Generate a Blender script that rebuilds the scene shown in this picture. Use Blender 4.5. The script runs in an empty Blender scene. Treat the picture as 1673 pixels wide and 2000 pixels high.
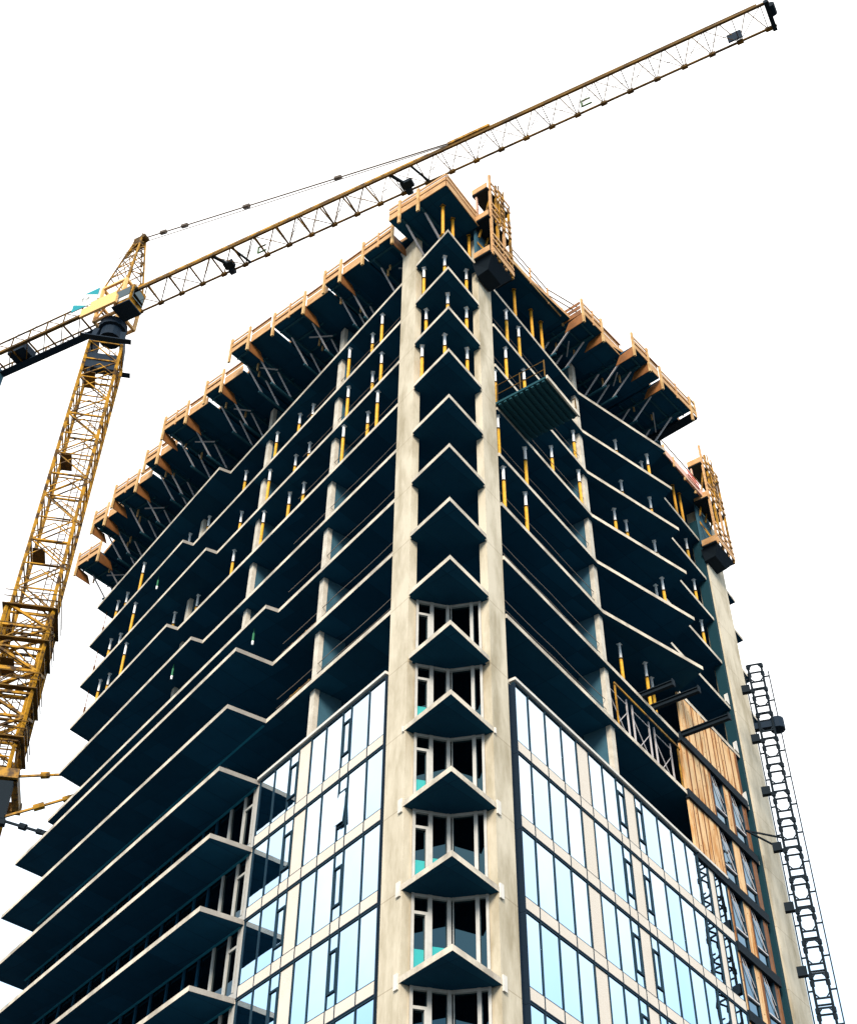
import bpy, math, random
from mathutils import Vector, Matrix
from math import radians, cos, sin, pi
random.seed(7)
S = bpy.context.scene
COL = S.collection

# ------------------------------------------------------------------ camera
PITCH, ROLL = radians(45.052), radians(0.532)
cd = bpy.data.cameras.new('camera'); cam = bpy.data.objects.new('camera', cd); COL.objects.link(cam)
cd.sensor_fit = 'VERTICAL'; cd.sensor_height = 24.0; cd.lens = 2645.24 / 2000 * 24
cd.clip_start = 0.1; cd.clip_end = 6000
fw = Vector((0, cos(PITCH), sin(PITCH))); rt = Vector((1, 0, 0)); up = rt.cross(fw)
r2 = rt * cos(ROLL) + up * sin(ROLL); u2 = -rt * sin(ROLL) + up * cos(ROLL)
m = Matrix((r2, u2, -fw)).transposed().to_4x4(); m.translation = Vector((0, 0, 1.7))
cam.matrix_world = m
S.camera = cam

# ------------------------------------------------------------------ sky, sun, exposure
SUN_EL, SUN_AZ = radians(27), radians(-97)          # direction TO the sun, azimuth from +X
W = bpy.data.worlds.new('World'); S.world = W; W.use_nodes = True
nt = W.node_tree; nt.nodes.clear()
out = nt.nodes.new('ShaderNodeOutputWorld'); bg = nt.nodes.new('ShaderNodeBackground')
sky = nt.nodes.new('ShaderNodeTexSky'); sky.sky_type = 'NISHITA'; sky.sun_disc = False
sky.sun_elevation = SUN_EL; sky.sun_rotation = pi / 2 - SUN_AZ; sky.dust_density = 4.0
tc = nt.nodes.new('ShaderNodeTexCoord'); sep = nt.nodes.new('ShaderNodeSeparateXYZ')
ramp = nt.nodes.new('ShaderNodeValToRGB')           # pale overcast: bluer low down, white overhead
cr = ramp.color_ramp
cr.elements[0].position = 0.0; cr.elements[0].color = (.40, .58, .76, 1)
cr.elements[1].position = .70; cr.elements[1].color = (1.0, .99, .97, 1)
e = cr.elements.new(.41); e.color = (.56, .76, .95, 1)
e = cr.elements.new(.56); e.color = (.97, .99, 1.0, 1)
mul = nt.nodes.new('ShaderNodeVectorMath'); mul.operation = 'SCALE'; mul.inputs['Scale'].default_value = 12.5
mix = nt.nodes.new('ShaderNodeMix'); mix.data_type = 'RGBA'; mix.inputs[0].default_value = .90
nt.links.new(tc.outputs['Generated'], sep.inputs[0]); nt.links.new(sep.outputs['Z'], ramp.inputs[0])
nt.links.new(ramp.outputs[0], mul.inputs[0])
nt.links.new(sky.outputs[0], mix.inputs[6]); nt.links.new(mul.outputs[0], mix.inputs[7])
nt.links.new(mix.outputs[2], bg.inputs[0]); bg.inputs[1].default_value = .1
nt.links.new(bg.outputs[0], out.inputs[0])
sl = bpy.data.lights.new('sun', 'SUN'); sl.energy = 3.0; sl.angle = radians(18); sl.color = (1, .93, .82)
so = bpy.data.objects.new('sun', sl); COL.objects.link(so)
sd = Vector((cos(SUN_EL) * cos(SUN_AZ), cos(SUN_EL) * sin(SUN_AZ), sin(SUN_EL)))
so.rotation_euler = sd.to_track_quat('Z', 'Y').to_euler(); so.location = (0, -60, 90)
S.view_settings.view_transform = 'Standard'; S.view_settings.look = 'None'
S.view_settings.exposure = 0.72; S.view_settings.gamma = 1
S.render.engine = 'CYCLES'

# ------------------------------------------------------------------ materials
def mat(name, col, rough=.8, metal=0., col2=None, scale=3., stretch=(1, 1, 1), lo=.35, hi=.65, spec=None, bump=0.):
    M = bpy.data.materials.new(name); M.use_nodes = True
    N = M.node_tree; b = N.nodes['Principled BSDF']
    b.inputs['Base Color'].default_value = (*col, 1); b.inputs['Roughness'].default_value = rough
    b.inputs['Metallic'].default_value = metal
    if spec is not None: b.inputs['Specular IOR Level'].default_value = spec
    if col2:
        t = N.nodes.new('ShaderNodeTexCoord'); mp = N.nodes.new('ShaderNodeMapping')
        mp.inputs['Scale'].default_value = stretch
        n = N.nodes.new('ShaderNodeTexNoise'); n.inputs['Scale'].default_value = scale; n.inputs['Detail'].default_value = 6
        n.inputs['Roughness'].default_value = .65
        r = N.nodes.new('ShaderNodeValToRGB'); r.color_ramp.elements[0].position = lo; r.color_ramp.elements[1].position = hi
        r.color_ramp.elements[0].color = (*col2, 1); r.color_ramp.elements[1].color = (*col, 1)
        N.links.new(t.outputs['Object'], mp.inputs[0]); N.links.new(mp.outputs[0], n.inputs['Vector'])
        N.links.new(n.outputs[0], r.inputs[0]); N.links.new(r.outputs[0], b.inputs['Base Color'])
        if bump:
            bp = N.nodes.new('ShaderNodeBump'); bp.inputs['Strength'].default_value = bump; bp.inputs['Distance'].default_value = .02
            N.links.new(n.outputs[0], bp.inputs['Height']); N.links.new(bp.outputs[0], b.inputs['Normal'])
    return M
M = dict(
    edge=mat('cast_concrete_edge', (.64, .55, .43), .9, col2=(.33, .28, .22), scale=.9, lo=.36, hi=.60, bump=.3),
    pier=mat('pier_concrete', (.57, .49, .365), .9, col2=(.33, .27, .175), scale=1.0, stretch=(1, 1, .3), lo=.33, hi=.60, bump=.3),
    step=mat('shaded_concrete_edge', (.30, .27, .235), .9, col2=(.20, .18, .16), scale=1.2),  # shaded copy of the edge concrete, for the step returns
    column=mat('column_concrete', (.62, .55, .45), .9, col2=(.44, .38, .30), scale=2.),
    soffit=mat('formed_soffit', (.008, .070, .125), .9, col2=(.006, .054, .100), scale=.35, spec=.1),  # deep shade of the undersides put into the base colour
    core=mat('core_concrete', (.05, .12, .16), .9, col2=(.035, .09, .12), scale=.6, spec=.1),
    wood=mat('formwork_plank', (.58, .345, .155), .8, col2=(.32, .14, .04), scale=1.6, stretch=(1, 1, 3), lo=.3, hi=.7),
    plank=mat('pale_plank', (.60, .39, .17), .8, col2=(.36, .18, .05), scale=2.),
    ply=mat('orange_plywood', (.26, .09, .014), .7, col2=(.13, .045, .008), scale=1.8),
    panel=mat('plywood_sheathing', (.70, .45, .22), .8, col2=(.46, .17, .02), scale=1.5, stretch=(2.2, 2.2, .35), lo=.36, hi=.54),
    seam=mat('panel_seam', (.16, .055, .01), .8),
    strip=mat('pier_shade_teal', (.008, .036, .048), .8, spec=.1),  # colour carries the shade on the end pier's side
    joint=mat('soffit_joint', (.03, .22, .30), .8, spec=.1),
    mast=mat('mast_paint', (.44, .215, .014), .65, col2=(.05, .026, .01), scale=1.4, spec=.15, lo=.42, hi=.56),
    prop=mat('prop_yellow_paint', (.80, .43, .02), .6, col2=(.52, .24, .02), scale=5., spec=.3),
    propo=mat('prop_orange_paint', (.74, .36, .02), .6, col2=(.52, .22, .015), scale=5., spec=.3),
    tube=mat('galvanised_tube', (.93, .90, .87), .7, spec=.3),
    strut=mat('aluminium_strut', (.52, .47, .46), .5, spec=.3),
    truss=mat('table_truss_teal', (.018, .075, .10), .7, spec=.15),
    dark=mat('dark_steel', (.010, .016, .022), .8, spec=.1),
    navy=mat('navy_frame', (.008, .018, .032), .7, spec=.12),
    mull=mat('mullion_metal', (.010, .030, .046), .7, spec=.12),
    glass=mat('coated_glass', (.62, .735, .83), .015, 1.0, col2=(.56, .69, .80), scale=.25),
    glass_b=mat('coated_glass_pale', (.69, .79, .87), .02, 1.0, col2=(.63, .74, .83), scale=.3),
    glass_c=mat('coated_glass_deep', (.52, .66, .78), .015, 1.0, col2=(.48, .62, .75), scale=.3),
    dglass=mat('dark_window_glass', (.03, .06, .075), .02, 1.0),
    bglass=mat('blue_window_glass', (.10, .17, .215), .03, 1.0),
    green=mat('green_film_glass', (.03, .34, .31), .15, .3),
    spandrel=mat('beige_spandrel', (.66, .57, .47), .6, col2=(.61, .52, .42), scale=.6),
    frame=mat('white_window_frame', (.47, .44, .39), .6, col2=(.38, .35, .31), scale=2.),
    white=mat('white_cladding', (.66, .61, .54), .7, col2=(.55, .50, .43), scale=2.),
    crane=mat('crane_yellow', (.42, .205, .016), .6, col2=(.07, .035, .01), scale=1.6, spec=.2, lo=.40, hi=.58),
    cranedk=mat('crane_weathered', (.17, .085, .010), .7, col2=(.04, .024, .010), scale=.8, spec=.15),
    cab=mat('cab_orange', (.72, .42, .14), .6),
    teal=mat('teal_sign', (.0, .22, .26), .6, spec=.2),
    signw=mat('white_sign', (.60, .60, .57), .7, spec=.2),
    text=mat('sign_lettering', (.09, .09, .09), .6),
    red=mat('red_barrier', (.60, .09, .04), .6),
    pink=mat('pinkish_board', (.62, .36, .26), .8),
    rope=mat('steel_rope', (.12, .085, .06), .6),
    asphalt=mat('asphalt', (.040, .052, .060), .9, col2=(.026, .036, .044), scale=.4),
    paving=mat('paving', (.12, .12, .12), .9, col2=(.09, .09, .09), scale=.8),
    paint=mat('road_paint', (.7, .7, .66), .7),
)

def add_joints(M_, off, per=3.0, w=.012):
    N = M_.node_tree; b = N.nodes['Principled BSDF']; src = b.inputs['Base Color'].links[0].from_socket
    t = N.nodes.new('ShaderNodeTexCoord'); sp = N.nodes.new('ShaderNodeSeparateXYZ'); N.links.new(t.outputs['Object'], sp.inputs[0])
    def mth(op, a, v): 
        q = N.nodes.new('ShaderNodeMath'); q.operation = op; N.links.new(a, q.inputs[0]); q.inputs[1].default_value = v; return q.outputs[0]
    f = mth('LESS_THAN', mth('FRACT', mth('DIVIDE', mth('SUBTRACT', sp.outputs['Z'], off), per), 0), w)
    mx_ = N.nodes.new('ShaderNodeMix'); mx_.data_type = 'RGBA'; mx_.blend_type = 'MULTIPLY'
    sc_ = mth('MULTIPLY', f, .45); N.links.new(sc_, mx_.inputs[0]); N.links.new(src, mx_.inputs[6]); mx_.inputs[7].default_value = (.35, .28, .2, 1)
    N.links.new(mx_.outputs[2], b.inputs['Base Color'])
add_joints(M['pier'], 56.068 - .12)
def wavy(M_, sc, st):
    N = M_.node_tree; b = N.nodes['Principled BSDF']; t = N.nodes.new('ShaderNodeTexCoord'); n = N.nodes.new('ShaderNodeTexNoise')
    n.inputs['Scale'].default_value = sc; n.inputs['Detail'].default_value = 2; bp = N.nodes.new('ShaderNodeBump')
    bp.inputs['Strength'].default_value = st; bp.inputs['Distance'].default_value = .02
    N.links.new(t.outputs['Object'], n.inputs['Vector']); N.links.new(n.outputs[0], bp.inputs['Height']); N.links.new(bp.outputs[0], b.inputs['Normal'])
wavy(M['glass'], .8, .10); wavy(M['glass_b'], .7, .12); wavy(M['glass_c'], .9, .10); wavy(M['dglass'], .8, .12); wavy(M['bglass'], .9, .25)
def panels(M_, ang, wx, wy, c_line, c_b):
    N = M_.node_tree; b = N.nodes['Principled BSDF']; src = b.inputs['Base Color'].links[0].from_socket
    t = N.nodes.new('ShaderNodeTexCoord'); mp = N.nodes.new('ShaderNodeMapping'); mp.inputs['Rotation'].default_value = (0, 0, ang)
    br = N.nodes.new('ShaderNodeTexBrick'); br.inputs['Scale'].default_value = 1; br.inputs['Brick Width'].default_value = wx; br.inputs['Row Height'].default_value = wy
    br.inputs['Mortar Size'].default_value = .018; br.offset = 0; br.inputs['Color1'].default_value = (1, 1, 1, 1); br.inputs['Color2'].default_value = (*c_b, 1); br.inputs['Mortar'].default_value = (*c_line, 1)
    mx_ = N.nodes.new('ShaderNodeMix'); mx_.data_type = 'RGBA'; mx_.blend_type = 'MULTIPLY'; mx_.inputs[0].default_value = 1
    N.links.new(t.outputs['Object'], mp.inputs[0]); N.links.new(mp.outputs[0], br.inputs['Vector'])
    N.links.new(src, mx_.inputs[6]); N.links.new(br.outputs[0], mx_.inputs[7]); N.links.new(mx_.outputs[2], b.inputs['Base Color'])
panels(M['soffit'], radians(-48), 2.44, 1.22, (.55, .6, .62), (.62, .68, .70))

# ------------------------------------------------------------------ mesh builder
class MB:
    def __init__(s): s.v = []; s.f = []; s.mi = []
    def quad(s, pts, mi=0):
        i = len(s.v); s.v += [tuple(p) for p in pts]; s.f.append(tuple(range(i, i + len(pts)))); s.mi.append(mi)
    def hexa(s, p, mi=0):                                    # p: 4 bottom + 4 top
        i = len(s.v); s.v += [tuple(q) for q in p]
        for f in ((3, 2, 1, 0), (4, 5, 6, 7), (0, 1, 5, 4), (1, 2, 6, 5), (2, 3, 7, 6), (3, 0, 4, 7)):
            s.f.append(tuple(i + k for k in f)); s.mi.append(mi)
    def box(s, o, ex, ey, ez, mi=0):                         # corner + three edge vectors
        o = Vector(o); ex = Vector(ex); ey = Vector(ey); ez = Vector(ez)
        if ex.cross(ey).dot(ez) < 0: ex, ey = ey, ex
        s.hexa([o, o + ex, o + ex + ey, o + ey, o + ez, o + ex + ez, o + ex + ey + ez, o + ey + ez], mi)
    def bar(s, a, b, w=.1, h=None, mi=0, upv=(0, 0, 1)):
        a = Vector(a); b = Vector(b); d = b - a
        if d.length < 1e-6: return
        d.normalize(); uu = Vector(upv)
        if abs(d.dot(uu)) > .98: uu = Vector((cos(radians(48)), sin(radians(48)), 0))
        x = d.cross(uu).normalized(); y = x.cross(d); h = h or w
        s.box(a - x * w / 2 - y * h / 2, x * w, y * h, b - a, mi)
    def tube(s, a, b, r, n=10, mi=0, r1=None):
        a = Vector(a); b = Vector(b); d = (b - a).normalized(); r1 = r if r1 is None else r1
        uu = Vector((0, 0, 1)) if abs(d.z) < .9 else Vector((1, 0, 0))
        x = d.cross(uu).normalized(); y = d.cross(x); i = len(s.v)
        for c, rr in ((a, r), (b, r1)):
            for k in range(n):
                t = 2 * pi * k / n; s.v.append(tuple(c + (x * cos(t) + y * sin(t)) * rr))
        for k in range(n):
            j = (k + 1) % n; s.f.append((i + j, i + k, i + n + k, i + n + j)); s.mi.append(mi)
        s.f.append(tuple(i + k for k in range(n))); s.mi.append(mi)
        s.f.append(tuple(i + n + k for k in reversed(range(n)))); s.mi.append(mi)
    def prism(s, poly, z0, z1, mb=0, mside=1, mt=2):
        n = len(poly); i = len(s.v)
        a = sum(poly[k][0] * poly[(k + 1) % n][1] - poly[(k + 1) % n][0] * poly[k][1] for k in range(n))
        P = list(poly) if a > 0 else list(reversed(poly))
        s.v += [(p[0], p[1], z0) for p in P] + [(p[0], p[1], z1) for p in P]
        s.f.append(tuple(i + k for k in reversed(range(n)))); s.mi.append(mb)
        s.f.append(tuple(i + n + k for k in range(n))); s.mi.append(mt)
        for k in range(n):
            j = (k + 1) % n; s.f.append((i + k, i + j, i + n + j, i + n + k)); s.mi.append(mside)
    def build(s, name, mats, parent=None, origin=None):
        me = bpy.data.meshes.new(name)
        o_ = Vector(origin) if origin is not None else None
        if o_ is None and parent is None:
            o_ = Vector((0, 0, 0))
        base = (parent_world(parent) if parent else o_)
        vs = [tuple(Vector(p) - base) for p in s.v]
        me.from_pydata(vs, [], s.f)
        if not isinstance(mats, (list, tuple)): mats = [mats]
        for q in mats: me.materials.append(q)
        for p, k in zip(me.polygons, s.mi): p.material_index = min(k, len(mats) - 1)
        me.update()
        o = bpy.data.objects.new(name, me); COL.objects.link(o)
        if parent: o.parent = parent
        else: o.location = base
        return o
PW = {}
def parent_world(p):
    w = Vector((0, 0, 0))
    while p is not None: w += p.location; p = p.parent
    return w
def tag(o, label, cat, group=None, kind=None):
    o['label'] = label
    if cat: o['category'] = cat
    if group: o['group'] = group
    if kind: o['kind'] = kind
    return o
def thing(name, loc, label, cat, group=None):
    o = bpy.data.objects.new(name, None); COL.objects.link(o); o.location = loc; o.empty_display_size = .3
    return tag(o, label, cat, group)
def struct(o): o['kind'] = 'structure'; return o
def copy_tree(o, loc):
    c = o.copy(); COL.objects.link(c); c.location = loc
    for ch in list(o.children):
        d = ch.copy(); COL.objects.link(d); d.parent = c
    return c

# ------------------------------------------------------------------ plan of the tower
G = 1.7                                               # eye height
CX, CY = .789, 35.738
AL, AR = radians(126.915), radians(54.233)
dL = Vector((cos(AL), sin(AL), 0)); dR = Vector((cos(AR), sin(AR), 0))
nL = Vector((-sin(AL), cos(AL), 0)); nR = Vector((sin(AR), -cos(AR), 0))
if nL.y > 0: nL = -nL
if nR.y > 0: nR = -nR
Z1 = 54.368 + G
def Z(k): return Z1 - 3 * (k - 1)
def Lp(u, n=0, z=0): return Vector((CX, CY, 0)) + dL * u + nL * n + Vector((0, 0, z))
def Rp(v, n=0, z=0): return Vector((CX, CY, 0)) + dR * v + nR * n + Vector((0, 0, z))
UZ = Vector((0, 0, 1))
def dirz(deg): return Vector((cos(radians(deg)), sin(radians(deg)), 0))
Z0 = Z1 + 2.7                                         # underside of the top formwork

# ------------------------------------------------------------------ ground
g = MB(); g.quad([(-2500, -2500, 0), (2500, -2500, 0), (2500, 2500, 0), (-2500, 2500, 0)])
o = g.build('ground', M['asphalt']); struct(o)
g = MB(); pc = [Lp(-6, 7), Lp(46, 7), Lp(46, -45), Rp(42, -8), Rp(42, 7)]
pc = [Lp(-3, 6), Lp(44, 6), Lp(44, -34), Rp(40, -8), Rp(40, 6)]
g.prism([(p.x, p.y) for p in pc], 0.004, .13, 0, 0, 0)
o = g.build('pavement', M['paving']); struct(o)
g = MB()
for i in range(-14, 15):
    p = Vector((-18 + i * 6, 9 + i * .2, .004)); g.quad([p, p + Vector((3, .1, 0)), p + Vector((3, .25, 0)), p + Vector((0, .15, 0))])
o = g.build('road_marking', M['paint']); struct(o)

# ------------------------------------------------------------------ tower
tower = thing('tower_building', Lp(12, -8, 0), 'unfinished concrete tower, glazed lower floors, open slabs above, two pale corner piers', 'building')
STEP = {0: (19.5, .6), 1: (19.5, .66), 2: (22.8, .6), 3: (19.6, .6), 4: (22.85, .6), 5: (19.6, .6), 6: (12.3, .61), 7: (12.3, 1.77), 8: (12.3, 1.8)}
BACK_L = Lp(34.3, .5) + dirz(47) * 17
BACK_R = Rp(31.45, -.7) + dirz(140) * 14
def slab_poly(k):
    su, sn = STEP.get(k, (12.3, 1.78))
    rec = -.16 if k >= 9 else 0.
    ce = .10 if k < 9 else .05
    cend = 2.34 if k < 10 else 2.48
    # chevron at the corner: offset both facade lines by ce
    a, b = Lp(0, ce), Rp(0, ce)
    den = dL.x * dR.y - dL.y * dR.x
    t = ((b.x - a.x) * dR.y - (b.y - a.y) * dR.x) / den
    apex = a + dL * t
    P = [apex, Lp(cend, ce), Lp(cend + .04, rec), Lp(su - .12, rec), Lp(su, 0), Lp(su + .1, sn), Lp(34.2, sn - .14), Lp(34.6, -1.0)]
    P += [BACK_L, BACK_R]
    if k <= 4: P += [Rp(31.45, -.7)]
    P += [Rp(28.2, -.62), Rp(25.6, rec)]
    if 1 <= k <= 6: P += [Rp(18.9, rec), Rp(18.05, 1.76), Rp(11.9, 0.)]
    P += [Rp(3.75, rec), Rp(3.72, rec - .1), Rp(cend + .06, rec), Rp(cend + .02, ce)]
    return [(p.x, p.y) for p in P]
for k in range(1, 19):
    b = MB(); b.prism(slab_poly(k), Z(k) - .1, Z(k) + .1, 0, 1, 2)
    for fi, f_ in enumerate(b.f):                     # return edge of the balcony step: its shade is put into a greyer colour
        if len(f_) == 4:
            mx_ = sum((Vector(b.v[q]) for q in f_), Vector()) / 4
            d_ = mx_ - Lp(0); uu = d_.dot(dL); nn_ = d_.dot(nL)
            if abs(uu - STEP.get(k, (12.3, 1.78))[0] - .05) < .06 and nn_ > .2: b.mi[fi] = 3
    b.build('floor_slab', [M['soffit'], M['edge'], M['core'], M['step']], tower)  # same concrete throughout; shade is coloured into underside and top
# corner white ends of the balcony slabs on the lower floors
for k in range(10, 16):
    for P, s in ((Lp, 1), (Rp, 1)):
        b = MB(); a0 = P(2.62, .245, Z(k) - .34); a1 = P(2.95, .245, Z(k) - .34); 
        t = a1 - a0; nn = P(0, 1) - P(0, 0)
        hh = .22 if k == 10 else .5
        b.box(P(2.512, .03, Z(k) - hh * .55), (P(1) - P(0)) * (.08 if k == 10 else .2), nn * .06, UZ * hh)
        b.build('balcony_end_cap', M['white'], tower)
for k in range(8, 14):
    b = MB(); b.box(Lp(12.5, -.06, Z(k) - .125), dL * 21, nL * .10, UZ * .024); b.build('soffit_joint', M['joint'], tower)
# piers
def vert_prism(name, m, Pf, a0, a1, n0, n1, z0, z1, parent=tower):
    b = MB(); p = [Pf(a0, n0), Pf(a1, n0), Pf(a1, n1), Pf(a0, n1)]
    b.prism([(q.x, q.y) for q in p], z0, z1, 0, 0, 0); return b.build(name, m, parent)
vert_prism('corner_pier', M['pier'], Lp, 2.45, 3.58, .025, -.32, 0, Z1 + 2.62)
vert_prism('corner_pier', M['pier'], Rp, 2.48, 3.58, .025, -.32, 0, Z1 + 2.62)
vert_prism('end_pier', M['pier'], Rp, 25.7, 27.95, .15, -.6, 0, Z1 + 2.62)
# slender columns standing back from the slab edges
for P, a, n, w, sg in ((Lp, 9.3, -.3, .34, -1), (Lp, 16.2, -.36, .32, -1), (Lp, 23.6, -.66, .3, -1), (Rp, 12.0, -.2, .34, -1)):
    zt_ = Z1 - .1 if a > 20 else Z1 + 2.5
    vert_prism('column', M['column'], P, a - w / 2, a + w / 2, n, n - .22, 0, zt_)
    vert_prism('column_shaded_side', M['core'], P, a - w / 2 + .02, a + w / 2 - .02, n - .221, n - 1.3, 0, zt_)  # deep side of the column, its shade put into the darker colour
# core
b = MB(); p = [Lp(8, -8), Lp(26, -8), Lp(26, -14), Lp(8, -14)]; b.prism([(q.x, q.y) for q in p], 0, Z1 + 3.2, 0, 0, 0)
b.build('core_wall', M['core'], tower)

# ------------------------------------------------------------------ curtain walls
# cells: (start, end, kind) kind g glass, s solid, v three-part vent window
LC_ = [(3.74, 4.74, 'g'), (4.74, 5.88, 'g'), (5.88, 6.42, 'v'), (6.42, 7.52, 'g'), (7.52, 8.52, 'g'), (8.52, 9.36, 's'), (9.36, 9.98, 'v'), (9.98, 11.07, 'g'), (11.07, 12.16, 'g')]
RC_ = [(4.03, 4.92, 'g'), (4.92, 6.08, 'g'), (6.08, 7.22, 'g'), (7.22, 8.31, 'g'), (8.31, 9.21, 's'), (9.21, 10.27, 'g'), (10.27, 11.33, 'g'), (11.33, 11.94, 'v'), (11.94, 12.81, 's'), (12.81, 13.39, 'v'), (13.39, 14.68, 'g'), (14.68, 15.9, 'g'), (15.9, 17.1, 'g'), (17.1, 18.2, 'g'), (18.2, 19.1, 'g'), (19.1, 19.67, 's'), (19.67, 20.85, 'g')]
def curtain(P, cells, j, a_end0):
    zt, zb = Z(j) - .06, Z(j + 1) + .05
    cw = bpy.data.objects.new('curtain_wall', None); COL.objects.link(cw); cw.parent = tower
    cw.location = P(cells[0][0], 0, zb) - parent_world(tower); cw.empty_display_size = .2
    nn = P(0, 1) - P(0, 0); tt = P(1) - P(0)
    a0, a1 = cells[0][0], cells[-1][1]
    fr = MB()
    zs = zb + .45
    for (s, e_, kd) in cells:
        fr.box(P(s - .024, -.06, zb), tt * .048, nn * .095, UZ * (zt - zb))
        zlow = zs
        sp = MB(); sp.box(P(s + .035, -.02, zb + .012), tt * (e_ - s - .07), nn * .05, UZ * (zs - zb - .045))
        sp.build('spandrel_panel', M['spandrel'], cw)
        def pane(z0, z1, m_, nm='glass_pane', tilt=0.):
            q = MB(); ang = random.uniform(-.0012, .0012)
            if tilt:
                q.hexa([P(s + .035, .02 + tilt, z0), P(e_ - .035, .02 + tilt, z0), P(e_ - .035, .045 + tilt, z0), P(s + .035, .045 + tilt, z0),
                        P(s + .035, .02, z1), P(e_ - .035, .02, z1), P(e_ - .035, .045, z1), P(s + .035, .045, z1)])
            else:
                q.hexa([P(s + .035, 0 + ang, z0), P(e_ - .035, 0 - ang, z0), P(e_ - .035, -.03, z0), P(s + .035, -.03, z0),
                        P(s + .035, 0 - ang, z1), P(e_ - .035, 0 + ang, z1), P(e_ - .035, -.03, z1), P(s + .035, -.03, z1)])
            return q.build(nm, m_, cw)
        if kd == 'g': pane(zs + .02, zt - .03, M[random.choice(('glass', 'glass', 'glass_b', 'glass_c'))])
        elif kd == 's': pane(zs + .02, zt - .03, M['spandrel'], 'solid_panel')
        else:
            z_a, z_b = zs + .46, zt - .52
            pane(zs + .02, z_a, M['glass'], 'vent_window'); pane(z_b, zt - .03, M['glass'], 'vent_window')
            opened = (P is Lp and j == 10 and s < 6)
            if opened:
                vw = pane(z_a + .07, z_b - .07, M['glass'], 'vent_window', .11)
                vb = MB(); vb.box(P(s + .035, -.05, z_a + .02), tt * (e_ - s - .07), nn * .02, UZ * (z_b - z_a - .04)); vb.build('window_opening', M['navy'], cw)
            else: pane(z_a + .07, z_b - .07, M['glass'], 'vent_window')
            fr.box(P(s + .03, -.05, z_a), tt * (e_ - s - .06), nn * .1, UZ * .07)
            fr.box(P(s + .03, -.05, z_b - .07), tt * (e_ - s - .06), nn * .1, UZ * .07)
            fr.box(P(s + .03, -.045, z_a + .05), tt * .05, nn * .1, UZ * (z_b - z_a - .1))
            fr.box(P(e_ - .08, -.045, z_a + .05), tt * .05, nn * .1, UZ * (z_b - z_a - .1))
    fr.box(P(a1 - .024, -.06, zb), tt * .048, nn * .095, UZ * (zt - zb))
    fr.box(P(a0, -.05, zs - .03), tt * (a1 - a0), nn * .075, UZ * .035)
    fr.box(P(a0 - .05, -.10, zt), tt * (a1 - a0 + .1), nn * .135, UZ * .06)
    fr.build('wall_frame', M['mull'], cw)
    tr = MB(); tr.box(P(a0 - .06, -.10, Z(j + 1) + .002), tt * (a1 - a0 + .12), nn * .15, UZ * .046)
    tr.build('floor_trim', M['navy'], cw)
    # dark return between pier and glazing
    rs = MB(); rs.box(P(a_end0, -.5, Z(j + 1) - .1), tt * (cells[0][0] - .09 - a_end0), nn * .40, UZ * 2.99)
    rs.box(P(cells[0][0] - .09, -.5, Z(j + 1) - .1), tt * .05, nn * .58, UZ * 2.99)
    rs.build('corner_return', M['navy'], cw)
    if j == 9:
        cp = MB(); cp.box(P(a0 - .1, -.2, zt + .102), tt * (a1 - a0 + .2), nn * .33, UZ * .12)
        cp.build('coping', M['white'], cw)
    return cw
for j in range(9, 15):
    curtain(Lp, LC_, j, 3.6); curtain(Rp, RC_, j, 3.6)
# dark windows set behind the left balconies
for j in range(9, 15):
    zt, zb = Z(j) - .1, Z(j + 1) + .1
    ww = bpy.data.objects.new('balcony_window_wall', None); COL.objects.link(ww); ww.parent = tower
    ww.location = Lp(12.4, 0, zb) - parent_world(tower)
    fr = MB(); fd = MB(); tt = dL; nn = nL
    fr.box(Lp(12.24, -.3, zb), tt * .24, nn * .28, UZ * (zt - zb))
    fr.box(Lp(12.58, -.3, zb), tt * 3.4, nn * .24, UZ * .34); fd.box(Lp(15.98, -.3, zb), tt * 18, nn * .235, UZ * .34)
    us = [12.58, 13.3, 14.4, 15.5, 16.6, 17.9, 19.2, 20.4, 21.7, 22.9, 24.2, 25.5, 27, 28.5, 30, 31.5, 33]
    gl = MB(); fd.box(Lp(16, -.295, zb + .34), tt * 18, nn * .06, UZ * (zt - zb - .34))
    for q, uu in enumerate(us):
        (fr if uu < 15 else fd).box(Lp(uu, -.2, zb + .34), tt * .13, nn * .16, UZ * (zt - zb - .34))  # frames farther along are coloured dark for the shade under the balconies
        if q < len(us) - 1: gl.box(Lp(uu + .13, -.14, zb + .34), tt * (us[q + 1] - uu - .13), nn * .03, UZ * (zt - zb - .34))
    fr.box(Lp(12.72, -.2, zb + 2.1), tt * .58, nn * .14, UZ * .1)
    fr.build('window_frame', M['frame'], ww); gl.build('glass_pane', M['dglass'], ww); fd.build('shaded_frame_wall', M['soffit'], ww)
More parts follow.
